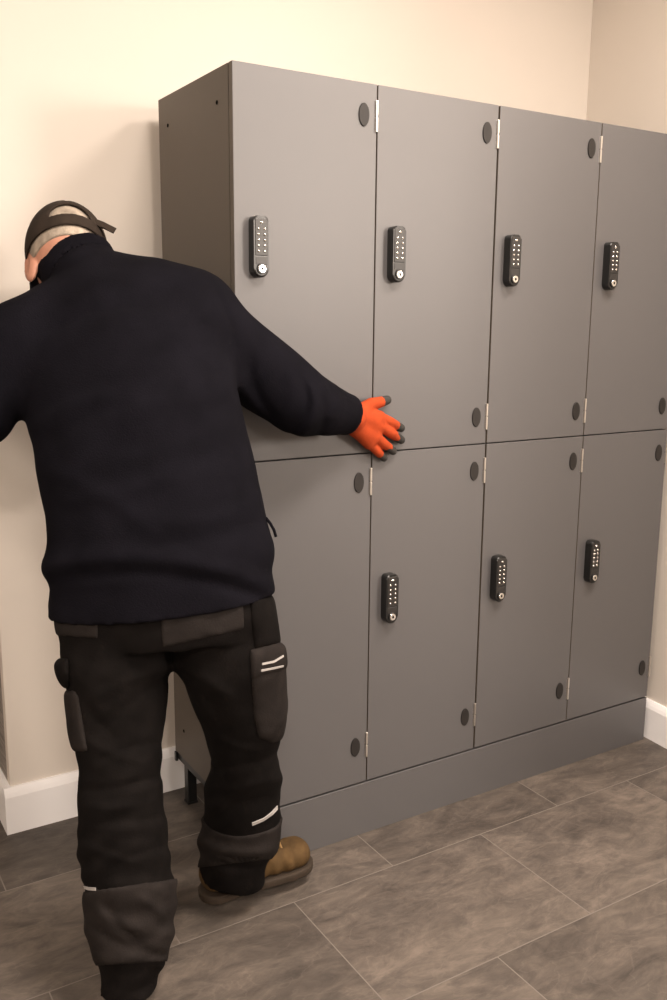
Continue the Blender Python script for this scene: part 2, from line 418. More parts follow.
def limb(rows, dscale=None):
    """rows of (px, py, D, half-width px, half-depth m): silhouette half-width measured across the limb"""
    P = [at(x, y, D) for x, y, D, a, b in rows]; keys = []
    for i, (x, y, D, a, b) in enumerate(rows):
        T = nrm(P[min(i+1, len(P)-1)]-P[max(i-1, 0)])
        A = nrm(np.cross(T, CF)); keys.append((P[i], a*D/FPX, b, A))
    return keys
def grow(keys, d): return [(p, a+d, b+d, A) for p, a, b, A in keys]
def ring_axis(keys, i): 
    P = [k[0] for k in keys]; return nrm(P[min(i+1, len(P)-1)]-P[max(i-1, 0)])

TORSO = limb([(162, 640, 1.735, 106, .122), (163, 612, 1.725, 113, .130), (162, 582, 1.722, 110, .130), (160, 560, 1.722, 114, .136), (158, 535, 1.725, 110, .134), (152, 498, 1.73, 107, .132),
              (138, 430, 1.75, 106, .134), (124, 365, 1.785, 105, .130), (112, 335, 1.80, 92, .112)])
YOKE = [at(20, 350, 1.775), at(60, 318, 1.81), at(98, 300, 1.83), at(150, 304, 1.83), at(194, 324, 1.825)]
ARM_R = limb([(196, 322, 1.825, 43, .086), (226, 346, 1.845, 41, .082), (262, 374, 1.87, 38, .074), (298, 400, 1.905, 35, .068), (322, 408, 1.965, 28, .054), (342, 413, 2.02, 21.5, .043), (362, 419, 2.075, 18.5, .038)])
ARM_L = limb([(16, 350, 1.775, 43, .085), (-6, 380, 1.755, 40, .080), (-22, 412, 1.745, 36, .072), (-44, 420, 1.82, 32, .06), (-68, 414, 1.93, 24, .046), (-84, 408, 2.02, 19, .038)])
LEG_L = limb([(116, 600, 1.735, 52, .104), (117, 660, 1.735, 54, .110), (119, 715, 1.73, 46, .094), (120, 770, 1.715, 41, .083), (122, 830, 1.715, 43, .082), (129, 885, 1.725, 45, .083), (131, 930, 1.735, 40, .074), (130, 972, 1.748, 30, .060), (129, 990, 1.752, 28, .058)])
LEG_R = limb([(216, 600, 1.745, 52, .102), (228, 655, 1.775, 53, .106), (241, 705, 1.83, 43, .090), (246, 755, 1.895, 34, .078), (243, 800, 1.955, 38, .078), (240, 835, 1.995, 38, .072), (233, 862, 2.025, 34, .064), (231, 878, 2.04, 33, .062)])
NECK0, NECK1 = at(104, 302, 1.835), at(71, 262, 1.905)
NAX = nrm(NECK1-NECK0)
HEADC = at(67, 261, 1.915)
Fh = camvec(-.30, -.50, .80)
Uh = camvec(-.24, .82, .50); Uh = nrm(Uh-Fh*(Uh@Fh)); Sh = np.cross(Uh, Fh)      # Sh = the man's left
if Sh @ CR > 0: Sh = -Sh
HF = np.array([Sh, Fh, Uh])
def hp(s, f, u): return HEADC + Sh*s + Fh*f + Uh*u

# hand geometry: right palm flat on the door, fingers spread
def pl(px, py, y): return on(px, py, 1, y)
PALM = [pl(350, 418, -.030), pl(371, 424, -.024)]
FINGERS_R = [  # base, mid, tip
    [pl(379, 417, -.026), pl(390, 422, -.024), pl(401, 428, -.0125)],
    [pl(380, 426, -.026), pl(391, 433, -.026), pl(401, 440, -.0125)],
    [pl(375, 436, -.025), pl(384, 444, -.024), pl(393, 451, -.0125)],
    [pl(369, 443, -.023), pl(377, 451, -.021), pl(384, 458, -.0115)]]
THUMB_R = [pl(360, 412, -.026), pl(371, 404, -.022), pl(379, 402.5, -.018), pl(387, 400, -.0125)]
FR_R = [(.0125, .0115, .0092), (.0125, .0115, .0094), (.0120, .0110, .0090), (.0110, .0098, .0082)]
def hand(F, d, k=.007):
    F.capsule([pl(341, 415, -.040), pl(352, 418, -.034)], [.029+d, .028+d], k)
    for f in FINGERS_R: F.capsule([PALM[0]*.55+f[0]*.45, f[0]], [.0165+d, .0145+d], .012)
    F.capsule([pl(356, 414, -.028), pl(372, 421, -.024)], [.022+d, .018+d], .012)
    F.capsule([pl(356, 428, -.028), pl(369, 437, -.022)], [.020+d, .016+d], .012)
    for f, r in zip(FINGERS_R, FR_R): F.capsule(f, [x+d for x in r], k*.45)
    F.capsule(THUMB_R, [.018+d, .0135+d, .0125+d, .0100+d], k)
    return F
# the left hand hangs half open beyond the wall corner
HLc = at(-92, 408, 2.09); HLd = nrm(at(-110, 410, 2.2)-at(-84, 408, 2.02)); HLs = nrm(np.cross(HLd, np.array([0, 0, 1.]))); HLn = np.cross(HLs, HLd)
def hl(f, s, n): return HLc+HLd*f+HLs*s+HLn*n
FINGERS_L = [[hl(.075, s, 0), hl(.075+l*.45, s*1.15, -.010), hl(.075+l*.75, s*1.2, -.034), hl(.075+l*.85, s*1.2, -.052)] for s, l in ((-.033, .070), (-.011, .080), (.011, .075), (.032, .060))]
def hand_l(F, d, k=.007):
    F.capsule([hl(-.045-(.06 if d >= 0 else 0), 0, 0), hl(0, 0, 0)], [.028+d, .026+d], k)
    for f in FINGERS_L: F.capsule([hl(0, 0, 0)*.55+f[0]*.45, f[0]], [.0155+d, .0135+d], .012)
    for f in FINGERS_L: F.capsule(f, [.0115+d, .011+d, .0098+d, .0085+d], k*.45)
    F.capsule([hl(.01, -.022, -.004), hl(.042, -.054, -.012), hl(.072, -.066, -.022), hl(.09, -.066, -.032)], [.016+d, .013+d, .0115+d, .0095+d], k)
    return F

# feet
HEEL_R, TOE_R = np.array((-.130, -.078, .028)), np.array((.144, -.078, .026))
_h = on(128, 996, 2, 0); _t = on(121, 905, 2, 0); _d = nrm(_t-_h)
HEEL_L, TOE_L = _h+_d*.03, _h+_d*.285
def foot_frame(heel, toe):
    d = toe-heel; d = np.array((d[0], d[1], 0)); L = np.linalg.norm(d); d /= L
    return heel, d, np.array((-d[1], d[0], 0)), L

# ---- body: one continuous skin surface from head to feet, inside the clothes
allp = np.array([k[0] for k in TORSO+ARM_R+ARM_L+LEG_L+LEG_R]+[HEEL_L, TOE_L, HEEL_R, TOE_R, HEADC+.14, HEADC-.14, FINGERS_R[0][2], FINGERS_L[1][3]])
B = Field(allp.min(0)-.09, allp.max(0)+.09, .0036)
B.tube(grow(TORSO[2:], -.022), .03); B.capsule(YOKE, [.055, .06, .060, .060, .058], .05)
B.tube(grow(ARM_R[:4], -.026)+grow(ARM_R[4:6], -.018), .03); B.tube(grow(ARM_L[:4], -.024)+grow(ARM_L[4:], -.014), .03)
B.tube(grow(LEG_L[:7], -.026), .02); B.tube(grow(LEG_R[:6], -.026), .02)
for hl_, tl_ in ((HEEL_L, TOE_L), (HEEL_R, TOE_R)):
    o, d, s_, L = foot_frame(hl_, tl_)
    B.capsule([o+d*.035+np.array((0, 0, .05)), o+d*.14+np.array((0, 0, .042)), o+d*(L-.055)+np.array((0, 0, .036))], [.022, .024, .016], .012)
    kn = LEG_L[6][0] if hl_ is HEEL_L else LEG_R[5][0]
    B.capsule([o+d*.055+np.array((0, 0, .05)), o+d*.058+np.array((0, 0, .11)), kn], [.022, .026, .042], .012)
hand(B, -.0024); hand_l(B, -.0022)
B.capsule([NECK0-NAX*.03, NECK1-Uh*.03], [.062, .058], .03)
B.ell(hp(0, -.012, .012), HF, (.0735, .095, .092), .02)            # cranium
B.ell(hp(0, .045, -.045), HF, (.056, .058, .070), .03)             # face
B.ell(hp(0, .060, -.095), HF, (.036, .034, .026), .025)            # chin
B.ell(hp(0, .080, .014), HF, (.046, .016, .012), .015)             # brow
B.capsule([hp(0, .097, .0), hp(0, .116, -.034)], [.008, .012], .01) # nose
B.capsule([hp(-.010, .106, -.036), hp(.010, .106, -.036)], [.009, .009], .008)
for s_ in (-1, 1):
    B.ell(hp(s_*.030, .094, -.004), HF, (.015, .012, .010), .008, True)   # sockets
    B.ell(hp(s_*.040, .070, -.034), HF, (.020, .020, .018), .02)          # cheeks
    er = nrm(Sh*s_*.86-Fh*.42); e2 = np.cross(Uh, er); EF = np.array([er, nrm(e2), Uh])
    B.ell(hp(s_*.0740, -.008, -.026), EF, (.0095, .023, .041), .006)       # ears
    B.ell(hp(s_*.0830, -.006, -.022), EF, (.006, .012, .022), .005, True)
B.capsule([hp(-.020, .100, -.064), hp(0, .105, -.062), hp(.020, .100, -.064)], [.004, .0065, .004], .006)
B.capsule([hp(-.018, .100, -.074), hp(0, .104, -.074), hp(.018, .100, -.074)], [.004, .0065, .004], .006)
pts, qs = B.mesh(1)
ref = np.array((-.24, -.15, 0.0))
me = bpy.data.meshes.new('person'); me.from_pydata((pts-ref).tolist(), [], qs.tolist()); me.update()
me.polygons.foreach_set('use_smooth', np.ones(len(qs), bool)); me.validate()
person = link('person', me, M['skin']); person.location = ref
tag(person, 'man in navy fleece and brown cap, back turned, one orange glove on the lockers', 'person')
for s_ in (-1, 1):
    b = bmesh.new(); bmesh.ops.create_uvsphere(b, u_segments=16, v_segments=10, radius=.0118)
    obj('eye', b, M['eye'], person, True, hp(s_*.030, .083, -.005)-ref)

# ---- fleece
F = Field(np.min([k[0] for k in TORSO+ARM_R+ARM_L]+YOKE, 0)-.16, np.max([k[0] for k in TORSO+ARM_R+ARM_L]+YOKE+[NECK1], 0)+.13, .0046)
F.tube(TORSO, 0)
F.capsule(YOKE, [.080, .074, .070, .076, .084], .05)
F.tube(ARM_R, .035); F.tube(ARM_L, .035)
# trapezius up to the collar, standing collar
F.capsule([at(112, 322, 1.82), at(92, 290, 1.860)], [.085, .068], .05)
F.capsule([at(110, 288, 1.845), at(152, 297, 1.835), at(192, 308, 1.83)], [.070, .072, .075], .03)
# soft folds, carved as shallow real relief
X, Y, Z = F.grid()
def scr(X, Y, Z):
    dx, dy, dz = X-CAM[0], Y-CAM[1], Z-CAM[2]
    D = dx*CF[0]+dy*CF[1]+dz*CF[2]
    return 333.5+FPX*(dx*CR[0]+dy*CR[1]+dz*CR[2])/D, 500-FPX*(dx*CU[0]+dy*CU[1]+dz*CU[2])/D
near = np.abs(F.v) < .03
ii = np.nonzero(near); xs, ys, zs = F.ax[0][ii[0]], F.ax[1][ii[1]], F.ax[2][ii[2]]
sx, sy = scr(xs, ys, zs)
back = 1.0
def ridge(x0, y0, x1, y1, w, amp, bow=0):
    L = math.hypot(x1-x0, y1-y0); tx, ty = (x1-x0)/L, (y1-y0)/L
    t = ((sx-x0)*tx+(sy-y0)*ty)/L; n = -(sx-x0)*ty+(sy-y0)*tx - bow*4*t*(1-t)
    return amp*np.exp(-(n/w)**2)*fade(t, -.15, .15)*fade(-t, -1.15, -.85)
rel = np.zeros_like(sx)
rel += ridge(44, 566, 275, 588, 11, .009, -18) - ridge(48, 582, 272, 602, 8, .007, -18)      # blouse over the waistband
rel += ridge(30, 430, 110, 395, 9, .005, -6) - ridge(40, 448, 130, 405, 9, .004, -6)
rel += ridge(60, 500, 180, 470, 10, .004, 8) + ridge(150, 520, 255, 500, 10, .004, 10) - ridge(140, 545, 262, 520, 8, .003, 8)
rel += ridge(110, 420, 232, 350, 12, .004, 10) - ridge(120, 448, 236, 395, 12, .004, 10)
rel += ridge(45, 470, 160, 540, 9, .003, -8)
rel += ridge(236, 352, 262, 412, 6, .004, 8) - ridge(250, 350, 276, 420, 5, .005, 8)              # sleeve creases gather inside the elbow
rel += ridge(290, 372, 280, 424, 7, .004, -8) - ridge(302, 380, 292, 432, 4, .005, -10) + ridge(312, 385, 300, 438, 6, .006, -8)
rel -= ridge(322, 396, 318, 438, 4, .004, -4); rel += ridge(338, 392, 330, 420, 5, .003, -4)
rel -= ridge(212, 285, 236, 392, 3.2, .004, -10)                                               # armhole seam
rel += .0022*np.sin(sx*.055+sy*.021)*np.sin(sy*.047-sx*.018)
F.v[ii] -= rel.astype(np.float32)
# collar
cc0, cc1 = at(96, 291, 1.845), at(78, 267, 1.885)
collar_out = Field(F.lo, F.lo+F.h*(F.n-1), F.h)
cA = nrm(np.cross(NAX, CF))
def ck(p, r, q): return (p, r, q, cA)
collar_out.n = F.n; collar_out.v = np.full(F.n, 1., np.float32); collar_out.ax = F.ax
collar_out.tube([ck(at(106, 307, 1.835), .084, .084), ck(cc0, .082, .081), ck(cc1, .0795, .077), ck(cc1+NAX*.08, .0795, .075)], 0)
_g = F.lin(cc1+NAX*.004, NAX)-.55*np.maximum(F.lin(cc1, nrm(Fh*.75+Sh*.65))-.01, 0)
collar_out.v = np.maximum(collar_out.v, _g).astype(np.float32)
F.merge((slice(None),)*3, collar_out.v, .004)
inner = Field(F.lo, F.lo+F.h*(F.n-1), F.h); inner.n = F.n; inner.v = np.full(F.n, 1., np.float32); inner.ax = F.ax
inner.tube([ck(cc0, .066, .066), ck(cc1, .068, .066), ck(cc1+NAX*.12, .070, .068)], 0)
F.v = np.maximum(F.v, -inner.v)
F.capsule([at(52, 306, 1.875), at(40, 294, 1.895), at(35.5, 279, 1.905)], [.030, .020, .0125], .012)
# seam where the collar is sewn on, and its rolled top edge
g_ = F.lin(cc1, NAX); X, Y, Z = F.grid(); rr = np.sqrt((X-cc0[0])**2+(Y-cc0[1])**2+(Z-cc0[2])**2)
F.v = (F.v+.0042*np.exp(-((g_+.032)/.0062)**2)*(rr < .13)-.0022*np.exp(-((g_+.004)/.006)**2)*(rr < .13)).astype(np.float32)
# hem and cuffs
hemN = nrm(at(163, 640, 1.73)-at(160, 560, 1.722)) ; hemN = nrm(hemN + CR*.00)
hl0, hr0 = at(48, 616, 1.725), at(280, 593, 1.725)
hN = nrm(np.cross(nrm(hr0-hl0), CF+CU*.13)); hN = hN if hN[2] < 0 else -hN
F.cut((hl0+hr0)/2, hN)
cuffR = at(349, 416, 2.04)
fl = F.lin(cuffR, ring_axis(ARM_R, 5)); far = (F.grid()[0] > .1); F.v = np.where(far, np.maximum(F.v, fl), F.v)
cuffL = at(-82, 409, 2.01)
fl = F.lin(cuffL, ring_axis(ARM_L, 4)); far = (F.lin(at(-55, 418, 1.87), nrm(ARM_L[4][0]-ARM_L[3][0])) > 0); F.v = np.where(far, np.maximum(F.v, fl), F.v)
fleece = fobj('fleece_jacket', F, M['fleece'], person, 2, ref=ref)
fleece['label'] = 'navy-black fleece jacket with a stand collar'
def curve_tube(pts, rad, n=8):
    bm = bmesh.new(); rings = []
    for i, p in enumerate(pts):
        T = nrm(np.asarray(pts[min(i+1, len(pts)-1)])-np.asarray(pts[max(i-1, 0)]))
        a = nrm(np.cross(T, (.3, .2, 1))); b = np.cross(T, a)
        rings.append([bm.verts.new(np.asarray(p)+rad*(a*math.cos(2*math.pi*j/n)+b*math.sin(2*math.pi*j/n))) for j in range(n)])
    for r0, r1 in zip(rings[:-1], rings[1:]):
        for j in range(n): bm.faces.new((r0[j], r0[(j+1) % n], r1[(j+1) % n], r1[j]))
    bm.faces.new(rings[0]); bm.faces.new(rings[-1][::-1]); return bm
zp = [at(266, 518, 1.72)-ref, at(270, 523, 1.715)-ref, at(274, 530, 1.715)-ref, at(276, 537, 1.715)-ref]
z_ = obj('zip_pull', curve_tube(zp, .0028), M['fleece'], fleece, True); z_['label'] = 'dark cord pull on the pocket zip'

# ---- trousers
def leg_field(h=.0048):
    G = Field(np.min([k[0] for k in LEG_L+LEG_R], 0)-.13, np.max([k[0] for k in LEG_L+LEG_R], 0)+.13, h); return G
def leg_relief(G, amp=1.0):
    near = np.abs(G.v) < .03; ii = np.nonzero(near)
    xs, ys, zs = G.ax[0][ii[0]], G.ax[1][ii[1]], G.ax[2][ii[2]]; sx, sy = scr(xs, ys, zs)
    low = fade(sy, 700, 860); patch = .5+.5*np.sin(.045*sx+.031*sy+2)*np.sin(.052*sy-.037*sx+1)
    r = .0020*low*np.sin(sy*.21+.07*sx+1.6*np.sin(sx*.06+sy*.03)+zs*0)
    r += .0032*(.3+.7*patch)*np.sin(sy*.105-.055*sx+1.3*np.sin(sx*.045)+9*ys)*(.45+.55*low)
    r += .0015*np.sin(sx*.16+sy*.05+12*ys) + .0012*(.35+.65*low)*patch*np.sin(sy*.33-.11*sx+2.2*np.sin(sx*.05))
    for (x0, y0, x1, y1, w, a, bow) in ((84, 738, 150, 762, 5, .004, 5), (96, 762, 162, 742, 4, -.004, -4), (80, 842, 140, 862, 4, .004, 4), (110, 868, 172, 846, 4, -.004, -4),
                                    (84, 700, 120, 740, 5, -.003, 4), (214, 735, 262, 750, 4, .004, 4), (222, 812, 272, 796, 4, -.004, -4), (104, 900, 150, 950, 5, -.005, 6), (135, 895, 168, 925, 4, .004, -4)):
        L = math.hypot(x1-x0, y1-y0); tx, ty = (x1-x0)/L, (y1-y0)/L
        t = ((sx-x0)*tx+(sy-y0)*ty)/L; n = -(sx-x0)*ty+(sy-y0)*tx-bow*4*t*(1-t)
        r += a*np.exp(-(n/w)**2)*fade(t, -.15, .2)*fade(-t, -1.15, -.8)
    # creases that fan out from the crotch and from behind the knees
    for (x0, y0, x1, y1, w, a, bow) in ((172, 668, 92, 700, 6, .005, 4), (170, 676, 105, 728, 6, -.005, 4), (178, 668, 232, 700, 6, .005, -4), (182, 676, 226, 728, 6, -.004, -4),
                                    (82, 790, 160, 775, 5, -.006, 4), (80, 806, 160, 800, 5, .005, 4), (80, 822, 164, 815, 5, -.005, 4), (212, 770, 280, 752, 5, -.006, 3), (206, 790, 282, 778, 6, .006, 3),
                                    (88, 905, 170, 935, 6, .006, 6), (90, 925, 165, 955, 5, -.006, 6), (198, 842, 270, 852, 5, .007, 6), (200, 856, 262, 866, 4, -.006, 6)):
        L = math.hypot(x1-x0, y1-y0); tx, ty = (x1-x0)/L, (y1-y0)/L
        t = ((sx-x0)*tx+(sy-y0)*ty)/L; n = -(sx-x0)*ty+(sy-y0)*tx-bow*4*t*(1-t)
        r += a*np.exp(-(n/w)**2)*fade(t, -.15, .15)*fade(-t, -1.15, -.85)
    G.v[ii] -= (amp*r).astype(np.float32)
BASE = leg_field()
BASE.tube(grow(TORSO[1:3], -.012), 0); BASE.cut(at(170, 638, 1.73), camvec(.05, -1, .1)); BASE.tube(LEG_L, .012); BASE.tube(LEG_R, .010)
leg_relief(BASE)
BASE.cut(at(163, 570, 1.725), -hN)                                   # waist, under the jacket
hemL, hemR = at(129, 984, 1.750), at(232, 876, 2.035)
axL, axR = ring_axis(LEG_L, 7), ring_axis(LEG_R, 6)
Xg = BASE.grid()
mid = at(186, 850, 1.87); _n = nrm(np.cross(at(186, 960, 1.9)-at(186, 640, 1.8), mid-CAM)); _n = _n if _n@CR > 0 else -_n
sideR = BASE.lin(mid, _n) > 0
BASE.v = np.where(sideR, np.maximum(BASE.v, BASE.lin(hemR, axR)), np.maximum(BASE.v, BASE.lin(hemL, axL)))
trousers = fobj('work_trousers', BASE, M['trouser'], person, 2, ref=ref)
trousers['label'] = 'black work trousers with charcoal panels'
def shell(name, off, conds, m, label=None, sm=2):
    """a panel sewn on to the trousers: the trouser surface lifted by off, trimmed to planes (point, normal kept away)"""
    G = leg_field(); G.v = (BASE.v-off).astype(np.float32)
    G.v = np.maximum(G.v, -(BASE.v+.006))
    for o, n in conds: G.cut(o, n)
    k = np.argwhere(G.v < .01); a, b = np.maximum(k.min(0)-2, 0), k.max(0)+3
    S = Field(G.lo+G.h*a, G.lo+G.h*(b-1), G.h); S.v = G.v[a[0]:b[0], a[1]:b[1], a[2]:b[2]]; S.n = np.array(S.v.shape)
    o = fobj(name, S, m, trousers, sm, ref=ref)
    if label: o['label'] = label
    return o
_m0, _m1 = at(186, 640, 1.80), at(186, 960, 1.90); midN = nrm(np.cross(_m1-_m0, mid-CAM)); midN = midN if midN@CR > 0 else -midN
LS = (_m0, midN); RS = (_m0, -midN)                                      # keep the left / the right leg
def line_plane(x0, y0, x1, y1, D0, D1=None, down=True):
    """a cutting plane through two bearings, holding the line of sight; its normal points down when down=True"""
    p0, p1 = at(x0, y0, D0), at(x1, y1, D1 or D0); n = nrm(np.cross(p1-p0, nrm((p0+p1)/2-CAM)))
    if (n[2] > 0) == down: n = -n
    return (p0, n)
def flip(c): return (c[0], -np.asarray(c[1]))
calfL = line_plane(80, 892, 178, 878, 1.72); cuffLp = line_plane(98, 966, 160, 962, 1.74)
shell('calf_panel', .0045, [LS, flip(calfL), cuffLp], M['panel'], 'charcoal panel around the left calf')
calfR = (at(240, 817, 1.98), -nrm(np.cross(CR+CU*-.03, CF+CU*.10)*-1) if False else -nrm(CU-CF*.10)); cuffRp = line_plane(198, 868, 266, 860, 2.03)
shell('calf_panel', .0045, [RS, (at(188, 850, 2.0), -CR), flip(calfR), cuffRp], M['panel'], 'charcoal panel around the right calf')
# grey seat patches either side of the dark centre panel
seatb = line_plane(60, 640, 120, 643, 1.73)
shell('seat_patch', .0028, [line_plane(60, 636, 118, 641, 1.73), (at(113, 630, 1.73), CR), (at(120, 620, 1.735), CF)], M['panel'], 'charcoal patch on the left of the seat')
shell('seat_patch', .0028, [line_plane(172, 646, 250, 628, 1.73), (at(173, 630, 1.73), -CR), (at(248, 630, 1.73), CR), (at(210, 620, 1.735), CF)], M['panel'], 'charcoal patch on the right of the seat')
# cargo pockets: thicker pads that stand off the thighs
G = leg_field(.004)
def pocket(name, corners, D, thick, label, m, rnd=.010):
    """padded pocket moulded over the thigh, its outline a polygon of bearings"""
    c = np.array(corners, float); G = leg_field(); near = np.abs(BASE.v) < .05; ii = np.nonzero(near)
    xs, ys, zs = G.ax[0][ii[0]], G.ax[1][ii[1]], G.ax[2][ii[2]]; sx, sy = scr(xs, ys, zs)
    area = sum(c[i][0]*c[(i+1) % len(c)][1]-c[(i+1) % len(c)][0]*c[i][1] for i in range(len(c)))
    dm = np.full(sx.shape, -1e3)
    for i in range(len(c)):
        (x0, y0), (x1, y1) = c[i], c[(i+1) % len(c)]; L = math.hypot(x1-x0, y1-y0)
        n = ((sx-x0)*(y1-y0)-(sy-y0)*(x1-x0))/L*(1 if area > 0 else -1)
        dm = np.maximum(dm, n)
    dm *= D/FPX
    dep = (xs-CAM[0])*CF[0]+(ys-CAM[1])*CF[1]+(zs-CAM[2])*CF[2]
    v = BASE.v[ii]
    pad = v-thick*(1-np.exp(-np.maximum(-dm, 0)/.006))-.001
    out = np.maximum(np.maximum(pad, -(v+.006)), np.maximum(dm, dep-D))
    G.v[ii] = out; k = np.argwhere(G.v < .01); a, b = np.maximum(k.min(0)-2, 0), k.max(0)+3
    S = Field(G.lo+G.h*a, G.lo+G.h*(b-1), G.h); S.v = G.v[a[0]:b[0], a[1]:b[1], a[2]:b[2]]; S.n = np.array(S.v.shape)
    o = fobj(name, S, m, trousers, 2, ref=ref); o['label'] = label; return o
pocket('cargo_pocket', [(250, 652), (300, 640), (300, 715), (289, 738), (272, 744), (258, 738), (253, 715)], 1.86, .007, 'charcoal cargo pocket on the right thigh', M['panel'])
pocket('pocket_flap', [(249, 650), (300, 636), (300, 668), (251, 682)], 1.86, .011, 'flap with pale stripes on the right thigh pocket', M['panel'])
pocket('tool_pouch', [(249, 598), (300, 585), (300, 640), (254, 650)], 1.86, .006, 'bunched black pouch above the cargo pocket', M['trouser'])
pocket('cargo_pocket', [(40, 690), (76, 690), (80, 700), (88, 752), (40, 752)], 1.80, .006, 'charcoal cargo pocket on the left thigh', M['panel'])
pocket('pocket_flap', [(40, 658), (69, 658), (70, 689), (40, 689)], 1.80, .011, 'dark flap of the left thigh pocket', M['trouser'])
from mathutils.bvhtree import BVHTree
def cloth_bvh():
    vs, fs = [], []
    for o in [trousers]+list(trousers.children):
        n = len(vs); vs += [v.co+Vector(ref) for v in o.data.vertices]; fs += [[i+n for i in p.vertices] for p in o.data.polygons]
    return BVHTree.FromPolygons(vs, fs)
BV = cloth_bvh()
def strip(line, w, label, n=14):
    """narrow tape sewn flat on the cloth along a line of bearings"""
    pts = []
    for i in range(n):
        t = i/(n-1)*(len(line)-1); k = min(int(t), len(line)-2); u = t-k
        x = line[k][0]*(1-u)+line[k+1][0]*u; y = line[k][1]*(1-u)+line[k+1][1]*u
        d = Vector(nrm(at(x, y, 1)-CAM)); h = BV.ray_cast(Vector(CAM), d)
        if h[0] is not None and h[3] < 2.3: pts.append((np.array(h[0])+np.array(h[1])*.0012, np.array(h[1])))
    bm = bmesh.new(); rs = []
    for i, (p, N) in enumerate(pts):
        T = nrm(pts[min(i+1, len(pts)-1)][0]-pts[max(i-1, 0)][0]); N = nrm(N-T*(N@T)); U = np.cross(N, T)
        rs.append([bm.verts.new(p+U*a*w/2+N*b-ref) for a, b in ((-1, -.003), (1, -.003), (1, .0006), (-1, .0006))])
    for r0, r1 in zip(rs[:-1], rs[1:]):
        for j in range(4): bm.faces.new((r0[j], r0[(j+1) % 4], r1[(j+1) % 4], r1[j]))
    bm.faces.new(rs[0]); bm.faces.new(rs[-1][::-1])
    o = obj('reflective_strip', bm, M['reflect'], trousers); o['label'] = label
strip([(262, 664), (274, 661.5), (283, 656)], .0038, 'upper pale stripe on the thigh pocket flap')
strip([(261, 670.5), (274, 668), (283, 666)], .0036, 'lower pale stripe on the thigh pocket flap')
strip([(81, 886), (89, 888.5), (96, 889)], .0052, 'pale tape at the left calf seam')
strip([(252, 824), (264, 819), (272, 813), (277, 807.5)], .0085, 'pale tape at the right calf seam')

# ---- boots
def make_boot(heel, toe, ankle, label, top):
    o, d, s_, L = foot_frame(heel, toe); zb = o[2]*0+heel[2]-.03 if False else min(heel[2], toe[2])
    up = np.array((0, 0, 1.)); zb = heel[2]
    def q(f, s, z): return o+d*f+s_*s+up*z
    G = Field(np.minimum(heel, toe)-.09, np.maximum(heel, toe)+np.array((.09, .09, .20)), .0038)
    keys = [(q(.028, 0, .055), .036, .040, s_), (q(.09, 0, .058), .037, .044, s_), (q(.15, 0, .050), .041, .038, s_), (q(.205, 0, .043), .045, .032, s_), (q(L-.042, 0, .042), .042, .032, s_)]
    G.tube(keys, 0)
    G.capsule([q(.052, 0, .07), ankle], [.042, .043], .03)
    G.cut(ankle+up*(.0), up); G.cut(q(0, 0, .016), -up)
    near = np.abs(G.v) < .02; ii = np.nonzero(near)
    P_ = np.stack([G.ax[k][ii[k]] for k in range(3)], 1)-o; f = P_@d; z = P_[:, 2]
    G.v[ii] -= (.0018*np.sin(f*190+z*60)*fade(f, .10, .15)*fade(-f, -.23, -.19) - .0030*np.exp(-((f-.205)/.004)**2)*fade(z, .02, .05)).astype(np.float32)   # vamp creases, toe-cap seam
    boot = fobj('work_boot', G, M['boot'], person, 2, ref=ref); boot['label'] = label
    S = Field(np.minimum(heel, toe)-.09, np.maximum(heel, toe)+np.array((.09, .09, .09)), .0036)
    kk = [(q(.030, 0, .014), .041, .05, s_), (q(.10, 0, .014), .038, .05, s_), (q(.20, 0, .014), .049, .05, s_), (q(L-.047, 0, .014), .046, .05, s_)]
    S.tube(kk, 0); S.cut(q(0, 0, .021), up); S.cut(q(0, 0, 0), -up)
    near = np.abs(S.v) < .02; ii = np.nonzero(near); P_ = np.stack([S.ax[k][ii[k]] for k in range(3)], 1)-o; f = P_@d; z = P_[:, 2]
    arch = (z < .010) & (f > .085) & (f < .112); S.v[ii] = np.where(arch, np.maximum(S.v[ii], .004), S.v[ii])
    sl = fobj('sole', S, M['sole'], boot, 1, ref=ref); sl['label'] = 'dark brown rubber sole'
    for kx in range(4):
        f0 = .115+kx*.022; zt_ = .106-kx*.0065
        lp = [q(f0, -.030, zt_-.030)-ref, q(f0+.004, -.018, zt_-.011)-ref, q(f0+.006, 0, zt_-.004)-ref, q(f0+.004, .018, zt_-.011)-ref, q(f0, .030, zt_-.030)-ref]
        obj('lace', curve_tube(lp, .0028), M['lace'], boot, True)
    return boot
make_boot(HEEL_R, TOE_R, at(233, 862, 2.04), 'tan work boot on the right foot, toe along the plinth', 0)
make_boot(HEEL_L, TOE_L, HEEL_L+_d*.055+np.array((0, 0, .13)), 'tan work boot under the left trouser leg', 0)

# ---- gloves
G = Field(np.array((.20, -.13, .92)), np.array((.48, .004, 1.17)), .0020)
hand(G, .0008)
G.capsule([pl(333, 412, -.058), pl(352, 418, -.036)], [.028, .029], .01)
tips = np.array([f[2] for f in FINGERS_R]+[THUMB_R[3]])
tdirs = np.array([nrm(f[2]-f[1]) for f in FINGERS_R]+[nrm(THUMB_R[3]-THUMB_R[2])])
def glove_mat(c):
    m = np.zeros(len(c), int)
    for t, d in zip(tips, tdirs):
        v = c-t; al = v@d; m[(al > -.0185) & (np.linalg.norm(v, axis=1) < .03)] = 1
    m[c[:, 1] > -.0135] = 1                                          # palm side dipped in dark rubber
    m[((c-PALM[0])@nrm(PALM[1]-PALM[0]) < .001)] = 1                # knitted dark cuff
    low = c[:, 2]+.55*(c[:, 0]-.33) < .985; m[low & (c[:, 1] > -.022)] = 1
    return m
g = fobj('work_glove', G, [M['orange'], M['rubber']], person, 2, glove_mat, ref=ref); g['label'] = 'orange knit glove with dark grey coated fingertips'
